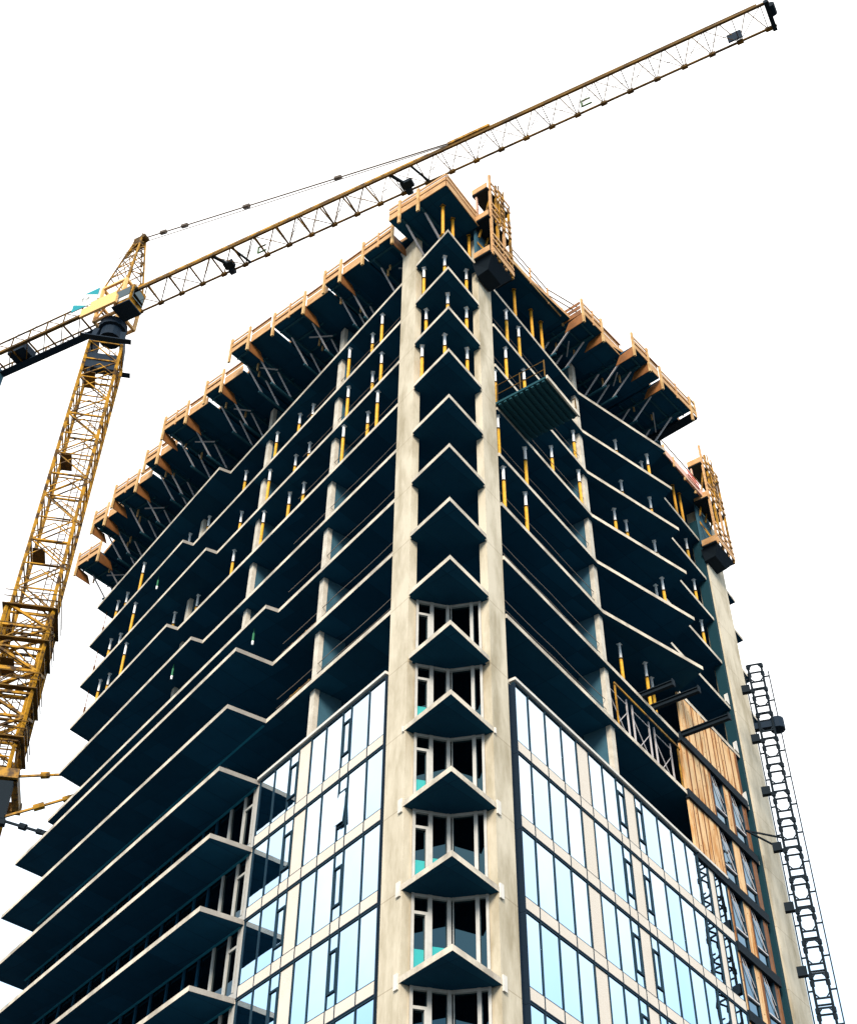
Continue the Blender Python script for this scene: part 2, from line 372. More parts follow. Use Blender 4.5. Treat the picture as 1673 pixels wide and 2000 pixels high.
# glazed corner bay behind the chevron balconies
for j in range(8, 15):
    zt, zb = Z(j) - .1, Z(j + 1) + .1
    A = Lp(2.5, -.33); B = Rp(2.53, -.33); mid = (A + B) / 2 + Vector((0, .30, 0))
    bw = bpy.data.objects.new('corner_bay_window', None); COL.objects.link(bw); bw.parent = tower
    bw.location = mid + UZ * zb - parent_world(tower)
    fr = MB(); gl = MB(); gn = MB()
    def seg(a, b, w, z0_, z1_, mb, off=0., th=.10):
        d = b - a; n_ = Vector((d.y, -d.x, 0)).normalized()
        if n_.y > 0: n_ = -n_
        mb.box(a + n_ * off + UZ * z0_, d, n_ * th, UZ * (z1_ - z0_))
    for (P0, P1, door) in ((A, mid, True), (mid, B, False)):
        d = P1 - P0; ln = d.length; e1 = d.normalized()
        cut = .60 if door else .30
        ms = (0, ln * .42, ln - .12) if door else (.12, ln * .66, ln - .1)
        for q, c in enumerate(ms):
            w = (.09, .13, .12)[q] if door else (.02, .12, .09)[q]
            seg(P0 + e1 * c, P0 + e1 * (c + w), w, zb, zt, fr, .05)
        if door:
            seg(P0 + e1 * .09, P0 + e1 * ln * .42, 0, zb + 2.1, zb + 2.2, fr, .05)
            seg(P0 + e1 * (ln * .42 - .09), P0 + e1 * (ln * .42 - .002), 0, zb + .3, zb + 2.1, fr, .048)
            seg(P0 + e1 * .09, P0 + e1 * ln * .42, 0, zb, zb + .34, fr, .05)
            if j >= 9: 
                seg(P0 + e1 * .10, P0 + e1 * (ln * .42 - .1), 0, zb + .36, zb + 1.0, gn, .034, .012)
                seg(P0 + e1 * (ln * .42 + .14), P0 + e1 * (ln - .13), 0, zb + .36, zb + 1.15, gn, .034, .012)
        else:
            seg(P0 + e1 * (ln * .66 + .13), P1, 0, zb, zb + .34, fr, .05)
        seg(P0, P1, 0, zt - .1, zt, fr, .03, .1)
        seg(P0, P1, 0, zb, zt - .1, gl, 0., .03)
    fr.build('window_frame', M['frame'], bw); gl.build('glass_pane', M['dglass'], bw)
    if gn.v: gn.build('green_lower_pane', M['green'], bw)

# ------------------------------------------------------------------ plywood sheathing and blue windows on the right
SH = [(18.3, 21.2, 'w'), (21.25, 22.5, 'b'), (22.5, 23.25, 'w'), (23.3, 24.5, 'b'), (24.55, 24.95, 'o')]
tt = dR; nn = nR
for j in range(6, 15):
    zt, zb = Z(j) - .1, Z(j + 1) + .1
    if j == 6: cells = [(18.75, 24.95, 'w')]
    elif j >= 9: cells = [(20.95, 21.2, 'w')] + SH[1:]
    else: cells = SH
    zb0 = zb + .12
    for s, e_, kd in cells:
        if kd in 'wo':
            b = MB(); x = s
            while x < e_ - .05:
                w = min(random.choice((.40, .62, .8)), e_ - x)
                off = random.uniform(-.02, .02); z_t = zt - random.choice((.0, .02, .06))
                b.box(Rp(x, -.12 + off, zb0), tt * (w - .075), nn * .1, UZ * (z_t - zb0), 0)
                b.box(Rp(x + w - .075, -.125, zb0), tt * .075, nn * .118, UZ * (zt - zb0), 1)
                for zz in (.5, 1.3, 2.1):
                    if random.random() < .5: b.tube(Rp(x + w * .5, -.02 + off, zb0 + zz), Rp(x + w * .5, off - .012, zb0 + zz), .03, 6, 1)
                x += w
            b.build('plywood_panel', [M['panel'] if kd == 'w' else M['ply'], M['seam']], tower)
        else:
            wn = bpy.data.objects.new('window', None); COL.objects.link(wn); wn.parent = tower
            wn.location = Rp(s, 0, zb) - parent_world(tower)
            f = MB()
            f.box(Rp(s, -.12, zb0), tt * .06, nn * .1, UZ * (zt - zb0)); f.box(Rp(e_ - .06, -.12, zb0), tt * .06, nn * .1, UZ * (zt - zb0))
            f.build('frame', M['mull'], wn)
            f = MB(); f.box(Rp(s + .06, -.10, zb0 + .75), tt * (e_ - s - .12), nn * .08, UZ * .07); f.build('transom', M['strut'], wn)
            q = MB(); q.hexa([Rp(s + .06, -.12, zb0), Rp(e_ - .06, -.10, zb0), Rp(e_ - .06, -.15, zb0), Rp(s + .06, -.15, zb0), Rp(s + .06, -.10, zt), Rp(e_ - .06, -.12, zt), Rp(e_ - .06, -.15, zt), Rp(s + .06, -.15, zt)])
            q.build('glass_pane', M['bglass'], wn)
            q = MB(); q.bar(Rp(s + .1, -.07, zt - .1), Rp(e_ - .1, -.07, zb0 + .95), .03); q.bar(Rp(s + .35, -.07, zt - .1), Rp(e_ - .1, -.07, zb0 + 1.5), .022); q.build('diagonal_bar', M['strut'], wn)  # two thin diagonal bars in front of the pane
    if j >= 6:
        b = MB(); b.box(Rp(18.2 if j < 9 else 20.95, -.10, Z(j + 1) - .24), tt * (25.1 - (18.2 if j < 9 else 20.95)), nn * .19, UZ * .44)
        b.build('slab_edge_band', M['dark'], tower)  # dark band boxed over each slab edge
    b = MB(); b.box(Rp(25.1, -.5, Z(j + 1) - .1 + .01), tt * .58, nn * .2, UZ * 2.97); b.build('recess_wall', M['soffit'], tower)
vert_prism('pier_side_shade', M['strip'], Rp, 25.42, 25.69, .06, -.45, 0, Z1 + 1.6)  # dark strip added to stand for the pier's shaded side face
for k in (5, 6, 7):
    b = MB(); c = Rp(24.85, -.02, Z(k) + .11); b.hexa([c, c + tt * .46, c + tt * .46 + nn * .06, c + nn * .06, c + UZ * .4, c + tt * .42 + UZ * .75, c + tt * .42 + nn * .06 + UZ * .75, c + nn * .06 + UZ * .4])
    b.build('bracket', M['white'], tower)

# ------------------------------------------------------------------ shoring props
ORD = ['zeroth', 'first', 'second', 'third', 'fourth', 'fifth', 'sixth', 'seventh', 'eighth', 'ninth', 'tenth']
FL = {0: 'top floor', 1: 'second floor down', 2: 'third floor down', 3: 'fourth floor down', 4: 'fifth floor down', 5: 'sixth floor down', 6: 'seventh floor down'}
POSTS = {
 'N': {0: [(.56, 35.95), (1.05, 36.68), (1.87, 37.65)], 1: [(-.32, 37.65), (.66, 36.98), (1.70, 37.74)], 2: [(-.19, 37.88), (.79, 36.97), (1.67, 37.77)], 3: [(-.35, 37.67), (.65, 37.02), (1.66, 37.79)]},
 'R': {0: [(6.19, -.19), (7.75, -.16), (8.7, -.16), (23.15, -.16), (23.94, -.16)], 1: [(5.25, -.18), (6.47, -.24), (15.82, -.09), (17.7, .8), (18.0, .3), (24.82, -.57)],
       2: [(5.16, -.27), (6.77, -.27), (11.55, -.38), (15.96, -.13), (17.9, .5), (24.99, -.6)], 3: [(3.95, -.18), (9.39, -.54), (11.5, -.28), (14.8, -.19), (15.88, -.12), (18.0, .34), (25.0, -.59)],
       4: [(4.09, -.22), (6.37, -.26), (17.6, .61), (17.9, .1)], 5: [(4.4, -.25), (6.23, -.3)], 6: [(16.06, -.2), (14.2, -.5), (17.2, -.5)]},
 'L': {1: [(5.63, -.3), (6.89, -.62), (8.35, -.24), (12.56, -.86), (13.53, -.67), (15.36, -.43), (18.8, -.61), (23.1, -.83), (25.0, -.68), (28.8, .2), (31.76, -.29), (32.77, -.2)],
       2: [(5.63, -.37), (6.85, -.72), (8.33, -.32), (12.55, -.87), (13.7, -.79), (15.39, -.3), (18.91, -.75), (28.96, .17), (31.93, -.47), (32.73, -.26)],
       3: [(5.6, -.24), (6.89, -.61), (8.29, -.2), (12.55, -.78), (13.56, -.6), (15.44, -.29), (18.81, -.6), (23.0, -.91), (25.0, -.63), (28.97, .2), (32.0, -.35), (32.84, -.2)]},
}
WHERE = {'N': 'chevron bay', 'R': 'loading platform facade', 'L': 'long balcony facade'}
def make_prop(h, allorange):
    r = bpy.data.objects.new('shoring_prop', None); r.empty_display_size = .3; COL.objects.link(r)
    a = MB(); h1 = h * (.70 if not allorange else .97)
    a.tube((0, 0, 0.01), (0, 0, h1), .077, 12); a.box((-.13, -.13, 0), (.26, 0, 0), (0, .26, 0), (0, 0, .012))
    b = MB(); b.tube((0, 0, h1), (0, 0, h - .015), .066 if not allorange else .07, 12); b.box((-.1, -.1, h - .014), (.2, 0, 0), (0, .2, 0), (0, 0, .013))
    c = MB(); c.tube((0, 0, h1 - .05), (0, 0, h1 + .02), .096, 12); c.tube((-.14, 0, h1 - .02), (.14, 0, h1 - .02), .012, 6)
    pm = M['propo'] if allorange else M['prop']
    for nm, q, m_ in (('outer_tube', a, pm), ('inner_tube', b, M['propo'] if allorange else M['tube']), ('collar', c, M['cranedk'])):
        me = bpy.data.meshes.new(nm); me.from_pydata(q.v, [], q.f); me.materials.append(m_)
        ob = bpy.data.objects.new(nm, me); COL.objects.link(ob); ob.parent = r
    return r
protoA = protoB = None
for fac in ('N', 'L', 'R'):
    for c, lst in POSTS[fac].items():
        for i, q in enumerate(lst):
            zb = Z(c + 1) + .1
            p = Vector((q[0], q[1], 0)) if fac == 'N' else (Lp if fac == 'L' else Rp)(*q)
            p.z = zb
            if c == 0:
                if protoB is None: protoB = make_prop(2.6, True); o = protoB; o.location = p
                else: o = copy_tree(protoB, p)
                colr = 'orange'
            else:
                if protoA is None: protoA = make_prop(2.8, False); o = protoA; o.location = p
                else: o = copy_tree(protoA, p)
                colr = 'yellow'
            o.rotation_euler.z = random.uniform(0, 3)
            tag(o, f'{colr} shoring prop, {FL[c]}, {WHERE[fac]}, {ORD[i+1] if i < 10 else ("eleventh" if i == 10 else "twelfth")} in row from ' + ('the left' if fac == 'N' else 'the corner'), 'shoring prop', 'shoring props on the open floors')

for k in range(2, 9):
    for P, a0, a1, n0_, n1_ in ((Lp, 3.7, 12.2, -.35, -.35), (Rp, 3.7, 11.8, -.3, -.35)):
        for zz in (.62, 1.12):
            b = MB(); pts_ = [P(a0 + (a1 - a0) * q / 6, n0_, Z(k) + .1 + zz - .05 * sin(pi * (q % 3) / 3)) for q in range(7)]
            for p_, q_ in zip(pts_, pts_[1:]): b.bar(p_, q_, .022)
            b.build('guard_cable', M['rope'], tower)
for u_, n_, k_, lab in ((26.15, .24, 2, 'highest'), (13.87, .26, 6, 'nearest to the corner'), (21.87, .29, 5, 'lowest on the left')):
    p = Lp(u_, n_, Z(k_) - .1); r = thing('work_light', p, f'small green and white work light hanging under a balcony slab, {lab}', 'work light', 'hanging work lights')
    b = MB(); b.bar(p, p - UZ * .35, .03); b.tube(p - UZ * .3, p - UZ * .75, .05, 8); b.build('green_holder', mat('holder_green', (.015, .15, .06), .7), r)
    b = MB(); b.tube(p - UZ * .75, p - UZ * .95, .06, 8, r1=.045); b.build('white_bulb', M['tube'], r)
# ------------------------------------------------------------------ top formwork
roof = MB()
pts = [Lp(-1.2, .0), Lp(12, -.25), Lp(34, -.25), Lp(34.6, -1.5), BACK_L, BACK_R, Rp(28.1, -.7), Rp(25.3, .1), Rp(12, -.25), Rp(9, .1), Rp(-.2, .2)]
ap = Lp(-.55, .52)
pts = [ap, Lp(2.4, .1), Lp(5, .9), Lp(12, 1.3), Lp(14, 2.0), Lp(33.4, 1.4), Lp(34.3, -.6), BACK_L, BACK_R, Rp(28.1, -.7), Rp(25.3, .7), Rp(20.6, .6), Rp(19.5, 1.0), Rp(19.2, 2.5), Rp(13, 2.3), Rp(9.6, 1.2), Rp(4.6, .55), Rp(-.4, .42)]
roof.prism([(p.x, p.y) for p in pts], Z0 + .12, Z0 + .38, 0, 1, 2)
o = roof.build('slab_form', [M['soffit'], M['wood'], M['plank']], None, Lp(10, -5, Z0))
tag(o, 'dark plywood slab form covering the whole top of the unfinished tower', 'formwork deck')

def form_table(P0, al, inn, length, depth, label, gap_next=0., gap_back=.9, post_ends=(True, True), tri_right=True, end_return=False):
    """P0: outer corner at deck underside; al: unit along the edge; inn: unit inward"""
    r = thing('formwork_table', P0, label, 'formwork table', 'flying formwork tables round the roof edge')
    jit = random.uniform(-.015, .015)
    z = UZ
    d = MB()
    d.box(P0 + z * jit, al * length, inn * depth, z * .10, 0)
    if gap_next: d.box(P0 + al * length + inn * gap_back + z * (jit + .01), al * gap_next, inn * (depth - gap_back), z * .1, 0)
    d.build('deck', [M['soffit']], r)
    j = MB()
    for q in range(6):
        s = .4 + q * (depth - .6) / 5
        j.box(P0 + al * .03 + inn * s + z * (jit - .11), al * (length - .06), inn * .08, z * .105)
    j.build('joist', M['truss'], r)
    t = MB()
    n_t = 2
    for q in range(n_t):
        s = length * (.16 + .68 * q)
        b0 = P0 + al * s + z * (jit - .12)
        t.bar(b0 + inn * .4 - z * .06, b0 + inn * (depth - .1) - z * .06, .09, .12)
        t.bar(b0 + inn * 2.0 - z * 1.35, b0 + inn * (depth - .1) - z * 1.35, .09, .12)
    t.build('truss_chord', M['truss'], r)
    st = MB()
    for q in range(n_t):
        s = length * (.16 + .68 * q)
        b0 = P0 + al * s + z * (jit - .2)
        for k, (i0, i1, dz) in enumerate(((.95, 2.25, 1.22), (2.35, 3.45, 1.15))):
            if i1 < depth:
                st.bar(b0 + inn * i0, b0 + inn * i1 - z * dz, .07)
    if length > 1.2:
        b0 = P0 + al * length * .5 + z * (jit - .2)
        st.bar(b0 + inn * 1.5 - z * .1, b0 + inn * 2.2 - z * .1 + al * length * .45, .06)
    st.build('diagonal_strut', M['strut'], r)
    for q in range(2):
        jk = MB()
        s = length * random.uniform(.1, .95)
        b0 = P0 + al * s + inn * random.uniform(1.0, 2.6)
        jk.bar(b0 - z * .15, b0 - z * random.uniform(.5, .8), .08)
        jk.build('screw_jack', M['plank'], r)
    # guard boards
    gb = MB()
    for (z0_, z1_) in ((.0, .34), (.46, .68), (.84, .97)):
        gb.box(P0 - inn * .06 + z * (z0_ - .03 if z0_ == 0 else z0_), al * length, inn * .04, z * (z1_ - z0_))
    gb.build('guard_board', M['wood'], r)
    bk = MB(); bk.box(P0 + inn * .02 + z * .12, al * length, inn * .02, z * .74); bk.build('back_board', M['ply'], r)
    if length > 1.6:
        pp = MB(); pp.box(P0 + al * (length * .5) - inn * .09 - z * .2, al * .09, inn * .05, z * 1.25); pp.build('guard_post', M['wood'], r)
    for q, on in enumerate(post_ends):
        if not on: continue
        pp = MB(); s = -.07 if q == 0 else length - .07
        pp.box(P0 + al * s - inn * .10 - z * .78, al * .14, inn * .10, z * 1.95)
        pp.build('guard_post', M['plank'], r)
        sd_ = MB(); s2 = length - .02 if q else -.02
        a0 = P0 + al * s2
        if (q == 1) == tri_right or random.random() < .4:
            sd_.hexa([a0 - z * .72, a0 + al * .03 - z * .72, a0 + al * .03 + inn * 1.15 - z * .74, a0 + inn * 1.15 - z * .74,
                      a0 + z * .05, a0 + al * .03 + z * .05, a0 + al * .03 + inn * .85 - z * .14, a0 + inn * .85 - z * .14])
            sd_.build('side_ply', M['ply'], r)
    if end_return:
        b = MB()
        for (z0_, z1_) in ((.0, .36), (.46, .72), (.84, 1.05)): b.box(P0 - al * .04 + inn * .06 + z * z0_, inn * 1.1, al * .035, z * (z1_ - z0_))
        b.build('return_board', M['ply'], r)
        b = MB(); b.box(P0 - al * .06 + inn * 1.16 - z * .05, inn * .1, al * .1, z * 1.5); b.build('guard_post', M['plank'], r)
    if gap_next:
        ib = MB(); ib.box(P0 + al * (length + .03) + inn * (gap_back - .03) - z * .04, al * (gap_next - .1), inn * .03, z * .62); ib.box(P0 + al * (length + .03) + inn * (gap_back - .03) + z * .7, al * (gap_next - .1), inn * .03, z * .24)
        ib.build('infill_board', M['wood'], r)
        ir = MB(); ir.box(P0 + al * (length + .02) + inn * (gap_back * .35) + z * .86, al * (gap_next - .04), inn * .05, z * .1)
        ir.build('infill_rail', M['ply'], r)
    return r
al = -dirz(140); inn = dirz(48)       # left side: run from far end towards the corner (rightwards in view)
eS, eW = dirz(140), dirz(48)
def SW(s, w):                          # grid coordinates s along 140 deg, w along 48 deg (oblique, near square)
    det = eS.x * eW.y - eS.y * eW.x
    return Vector(((s * eW.y - w * eS.y) / det, (w * eS.x - s * eW.x) / det, Z0))
def dual(x, y): return x * eS.x + y * eS.y, x * eW.x + y * eW.y
LT = [((-21.78, 62.08), 2.1, .0, 'far left end'), ((-20.13, 58.35), 1.15, 1.5, 'second'), ((-18.56, 56.14), 2.05, 1.2, 'third'), ((-16.3, 53.3), 1.1, 1.5, 'fourth'), ((-14.91, 50.73), 1.9, 1.6, 'fifth'), ((-12.26, 48.07), 1.3, 1.5, 'sixth'),
      ((-10.6, 45.17), 1.35, 1.5, 'seventh'), ((-8.18, 43.38), 2.2, 1.6, 'eighth'), ((-5.39, 40.67), 1.1, 1.5, 'ninth'), ((-3.37, 38.91), 1.95, .0, 'tenth')]
for i, (xy, ln, gp, nm) in enumerate(LT):
    P0 = Vector((xy[0], xy[1], Z0))
    if i == 0: lab = 'formwork table overhanging the far left end of the roof edge'
    elif i == 9: lab = 'wood railed formwork table directly above the left corner pier'
    else: lab = f'wood railed formwork table, {nm} from the far left end of the left roof edge'
    form_table(P0, al, inn, ln, 5.4, lab, gp, .12)
# corner table: runs to the apex and turns
r = thing('corner_formwork', Lp(.5, .5, Z0), 'pointed corner formwork deck with wooden guard boards above the chevron balconies', 'formwork deck')
A0, A1, A2, A3 = Vector((-2.05, 36.88, Z0)), Vector((.70, 34.84, Z0)), Vector((2.3, 37.1, Z0)), Vector((-.2, 38.9, Z0))
b = MB(); b.hexa([A0, A1, A2, A3, A0 + UZ * .11, A1 + UZ * .11, A2 + UZ * .11, A3 + UZ * .11]); b.build('deck', M['soffit'], r)
e1 = (A1 - A0).normalized(); n1 = Vector((e1.y, -e1.x, 0)); n1 = n1 if n1.y < 0 else -n1
e2 = (A2 - A1).normalized(); n2 = Vector((e2.y, -e2.x, 0)); n2 = n2 if n2.y < 0 else -n2
for nm, a_, e_, n_, ln in (('guard_board', A0, e1, n1, (A1 - A0).length), ('guard_board', A1, e2, n2, (A2 - A1).length)):
    b = MB()
    for (z0_, z1_) in ((-.02, .42), (.52, .80), (.92, 1.06)): b.box(a_ + n_ * .02 + UZ * z0_, e_ * ln, n_ * .04, UZ * (z1_ - z0_))
    b.build(nm, M['wood'], r)
    b = MB(); b.box(a_ - n_ * .03 + UZ * .1, e_ * ln, n_ * .02, UZ * .85); b.build('back_board', M['ply'], r)
for s in (.62, 1.75):
    b = MB(); b.box(A0 + e1 * s + n1 * .062 - UZ * .85, e1 * .15, n1 * .09, UZ * 1.95); b.build('guard_post', M['plank'], r)
    b = MB(); c = A0 + e1 * (s + .75); inn_ = dirz(50)
    b.bar(A0 + e1 * s + inn_ * .5 - UZ * .1, A0 + e1 * s + inn_ * 1.9 - UZ * 1.3, .085); b.build('diagonal_strut', M['strut'], r)
    b = MB(); b.bar(A0 + e1 * s + inn_ * .2 - UZ * .12, A0 + e1 * s + inn_ * 2.2 - UZ * .12, .1); b.build('truss_chord', M['truss'], r)
# right side tables
al2 = dirz(48.5); in2 = dirz(140)
RT = [((7.87, 42.29), 1.7, 1.95, 'wood railed formwork table on the right roof edge, next to the wire rails'), ((10.73, 44.46), 1.4, 1.3, 'wood railed formwork table on the right roof edge, between two others'), ((12.5, 46.72), 2.9, .0, 'wood railed formwork table beside the dark walkway at the right roof edge')]
for xy, ln, gp, lab in RT:
    form_table(Vector((xy[0], xy[1], Z0)), al2, in2, ln, 4.4, lab, gp, .15, (True, True), False, ln == 1.7)
wk = thing('walkway_platform', Vector((14.4, 49.2, Z0 - .1)), 'dark narrow walkway platform closing the right end of the formwork tables', 'platform')
b = MB(); a_ = Vector((14.50, 48.95, Z0 - .14)); e_ = dirz(139); b.box(a_, e_ * 2.9, dirz(49) * .55, UZ * .1); b.build('deck', M['dark'], wk)
b = MB(); b.bar(a_ + dirz(49) * .5 + UZ * .1, a_ + dirz(49) * .5 + UZ * 1.5, .08); b.bar(a_ + UZ * 1.35, a_ + dirz(49) * .5 + UZ * 1.2, .08); b.bar(a_ + UZ * .75, a_ + dirz(49) * .5 + UZ * .65, .08)
b.box(a_ + dirz(49) * .02 + UZ * .3, dirz(49) * .45, e_ * .04, UZ * .6)
b.build('guard_post', M['plank'], wk)
# edge boards along right slab form with wire rail
er = thing('edge_barrier', Rp(6.5, .9, Z0), 'pale edge board with thin wire rails between climbing form and formwork tables', 'barrier')
b = MB(); b.box(Rp(3.9, .58, Z0 + .02), (Rp(9.0, .86) - Rp(3.9, .58)), nR * .05, UZ * .34); b.build('edge_board', M['plank'], er)
b = MB()
for zz in (.75, 1.25): b.bar(Rp(4.6, .66, Z0 + zz), Rp(7.9, .8, Z0 + zz), .045); b.bar(Rp(7.9, .8, Z0 + zz), Rp(9.8, 1.5, Z0 + zz), .045)
b.build('wire_rail', M['cranedk'], er)
for v, n in ((4.7, .66), (6.3, .73), (7.9, .8)):
    b = MB(); b.bar(Rp(v, n + .03, Z0 - .05), Rp(v, n + .03, Z0 + 1.3), .07); b.build('rail_post', M['wood'], er)
eb = thing('edge_barrier', Rp(22.5, .9, Z0), 'pinkish edge board with pale clips beside the far climbing form', 'barrier')
b = MB(); b.box(Rp(19.8, .60, Z0 + .02), Rp(25.0, .84) - Rp(19.8, .6), nR * .05, UZ * .5); b.build('edge_board', M['pink'], eb)
b = MB(); b.bar(Rp(20, .66, Z0 + 1.0), Rp(25, .9, Z0 + 1.0), .05); b.build('top_rail', M['cranedk'], eb)
for v in (20.4, 21.6, 22.9, 24.2):
    b = MB(); b.box(Rp(v, .7, Z0 - .25), dR * .1, nR * .09, UZ * .8); b.build('clip', M['plank'], eb)
b = MB(); b.box(Rp(23.1, .9, Z0 + .55), dR * 1.5, nR * .03, UZ * .16); b.box(Rp(23.1, .9, Z0 + .28), dR * 1.5, nR * .03, UZ * .12); b.build('red_tape', M['red'], eb)

# climbing forms on the piers
def climbing_form(v0, v1, zb, zt, label, n0=.35):
    r = thing('climbing_form', Rp((v0 + v1) / 2, n0, zb), label, 'climbing form', 'climbing forms on the piers')
    w = v1 - v0; H = zt - zb
    f = MB(); f.box(Rp(v0 + .1, .10, zb + .5), dR * (w - .2), nR * .12, UZ * (H * .62)); f.build('form_panel', M['core'], r)
    nO = n0 + .85
    for k, q in enumerate((0, .32, .66, 1.)):
        b = MB(); top = zt - q * .9
        b.box(Rp(v0 + w * q - .06, nO - .06, zb - .1), dR * .12, nR * .12, UZ * (top - zb + .1))
        b.build('upright', M['wood'] if k % 2 == 0 else M['crane'], r)
    for zz in (.05, .55, 1.05, 1.5, H * .46, H * .46 + .5, H * .46 + 1., H * .8, H * .8 + .5):
        b = MB(); b.box(Rp(v0 - .05, nO + .062, zb + zz), dR * (w + .1), nR * .04, UZ * (.16 if zz > .1 else .36))
        b.build('guard_rail', M['wood'], r)
    b = MB()
    for q in range(9):
        zz = H * .5 + q * .4
        if zb + zz < zt - .4: b.bar(Rp(v0 + w * .36, nO + .12, zb + zz), Rp(v0 + w * .62, nO + .12, zb + zz), .05)
    for q in (.36, .62): b.bar(Rp(v0 + w * q, nO + .13, zb + H * .42), Rp(v0 + w * q, nO + .13, zt - .3), .055)
    b.build('ladder', M['crane'], r)
    b = MB()
    for q in (.15, .5, .85):
        b.bar(Rp(v0 + w * q, nO - .1, zb + H * .8), Rp(v0 + w * q, .3, zb + H * .35), .08)
        b.bar(Rp(v0 + w * q, nO - .2, zb + .1), Rp(v0 + w * q, .2, zb + H * .3), .08)
    b.build('tilt_brace', M['crane'], r)
    for zz in (0., H * .44, H * .80):
        b = MB(); b.box(Rp(v0 - .25, .28, zb + zz - .08), dR * (w + .35), nR * (nO - .28), UZ * .08); b.build('platform', M['dark'], r)
    for zz in (H * .44, H * .80, 0.):
        b = MB(); b.box(Rp(v0 - .28, .3, zb + zz - .02), dR * .04, nR * (nO - .3), UZ * .42); b.build('toe_board', M['wood'], r)
    b = MB()
    for zz in (H * .52, H * .58, H * .62, H * .7): b.box(Rp(v0 - .2 + (zz % .3), .4, zb + zz - .6), dR * .09, nR * .09, UZ * 1.3)
    b.build('waler', M['pink'], r)
    b = MB(); b.hexa([Rp(v0 + .25, .1, zb - .7), Rp(v1 - .35, .1, zb - .7), Rp(v1 - .35, .75, zb - .6), Rp(v0 + .25, .75, zb - .6),
                      Rp(v0 - .1, .1, zb - .09), Rp(v1, .1, zb - .09), Rp(v1, nO, zb - .09), Rp(v0 - .1, nO, zb - .09)]); b.build('hanging_bracket', M['dark'], r)
    return r
climbing_form(2.0, 3.7, Z1 - .25, Z1 + 6.7, 'orange steel and timber climbing form standing above the right corner pier')
climbing_form(25.2, 27.2, Z1 - 1.0, Z1 + 7.2, 'orange steel and timber climbing form on top of the far end pier', .3)

# ------------------------------------------------------------------ loading platform on the right facade
lp = thing('loading_platform', Rp(5, 1.2, Z(4) + .1), 'dark ribbed loading platform with thin handrails projecting from the right facade', 'platform')
zp = Z(4) + .12
b = MB(); b.box(Rp(3.62, -1.2, zp), dR * 2.66, nR * 3.8, UZ * .12)
for q in range(9): b.box(Rp(3.66, .12 + q * .28, zp - .10), dR * 2.58, nR * .12, UZ * .099)
b.build('ribbed_deck', mat('platform_steel', (.014, .062, .078), .7, spec=.1), lp)
b = MB(); b.box(Rp(3.6, 2.605, zp - .08), dR * 2.7, nR * .08, UZ * .22); b.build('front_edge', M['edge'], lp)
for v in (3.62, 6.26):
    b = MB()
    for n in (.1, 1.3, 2.55): b.bar(Rp(v, n, zp + .12), Rp(v, n, zp + 1.25), .045)
    for zz in (.6, 1.2): b.bar(Rp(v, .1, zp + zz), Rp(v, 2.55, zp + zz), .03)
    b.build('handrail', M['cranedk'], lp)
for q in (5.3, 5.8):
    b = MB(); b.tube(Rp(q, 1.8, zp + .13), Rp(q, 1.8, zp + .9), .12, 8); b.tube(Rp(q, 1.8, zp + .9), Rp(q, 1.8, zp + 1.0), .05, 8)
    o = b.build('gas_cylinder', M['tube'], None, Rp(q, 1.8, zp + .13)); tag(o, f'small pale gas cylinder on the loading platform, the one {"nearer to" if q < 5.5 else "farther from"} the corner pier', 'gas cylinder', 'gas cylinders')

# ------------------------------------------------------------------ cantilever beams, guardrails, scaffold
for v, L0, lab in ((14.9, 1.5, 'shortest of three dark steel beams poking out beside the plywood wall'), (15.95, 2.2, 'middle one of three dark steel beams poking out beside the plywood wall'), (18.5, 2.4, 'longest of three dark steel beams, crossing in front of the plywood wall')):
    b = MB(); a_ = Rp(v, -1.5, Z(7) + .24); e_ = nR * (L0 + 1.5)
    b.box(a_ - dR * .1 - UZ * .13, dR * .2, e_, UZ * .045); b.box(a_ - dR * .1 + UZ * .085, dR * .2, e_, UZ * .045); b.box(a_ - dR * .03 - UZ * .085, dR * .06, e_, UZ * .17)
    b.box(a_ + e_ - dR * .12 - UZ * .16, dR * .24, nR * .05, UZ * .34)
    o = b.build('steel_beam', M['dark'], None, a_); tag(o, lab, 'steel beam', 'cantilever beams')
for k, u0, u1, lab in ((6, 8.95, 12.1, 'pale timber guardrail on a slab edge above the left glazing, highest'), (7, 9.6, 11.95, 'pale timber guardrail on a slab edge above the left glazing, middle one of three'), (8, 10.2, 11.6, 'short orange timber guardrail on a slab edge above the left glazing, lowest')):
    r = thing('guardrail', Lp(u0, -.1, Z(k) + .1), lab, 'guardrail', 'timber guardrails on the left slab edges')
    b = MB(); zb = Z(k) + .1
    for zz in (.35, .85): b.box(Lp(u0, -.62, zb + zz), dL * (u1 - u0), nL * .05, UZ * .13)
    b.build('rail', M['plank'] if k < 8 else M['crane'], r)
    for q in (0., .5, .96):
        b = MB(); b.box(Lp(u0 + (u1 - u0) * q, -.68, zb), dL * .1, nL * .055, UZ * 1.1); b.build('post', M['wood'] if k < 8 else M['crane'], r)
sc = thing('scaffold_frame', Rp(14, -.6, Z(8) + .1), 'thin cross braced scaffold frames on the slab beside the plywood wall', 'scaffold')
for v in (12.6, 14.6, 16.6):
    b = MB(); zb = Z(8) + .1
    for dv in (0, 1.5): b.bar(Rp(v + dv, -.45, zb), Rp(v + dv, -.45, zb + 2.6), .06)
    b.bar(Rp(v, -.45, zb + .2), Rp(v + 1.5, -.45, zb + 1.9), .028); b.bar(Rp(v + 1.5, -.45, zb + .2), Rp(v, -.45, zb + 1.9), .028); b.bar(Rp(v, -.45, zb + 2.3), Rp(v + 1.5, -.45, zb + 2.3), .03)
    b.build('braced_frame', M['strut'], sc)
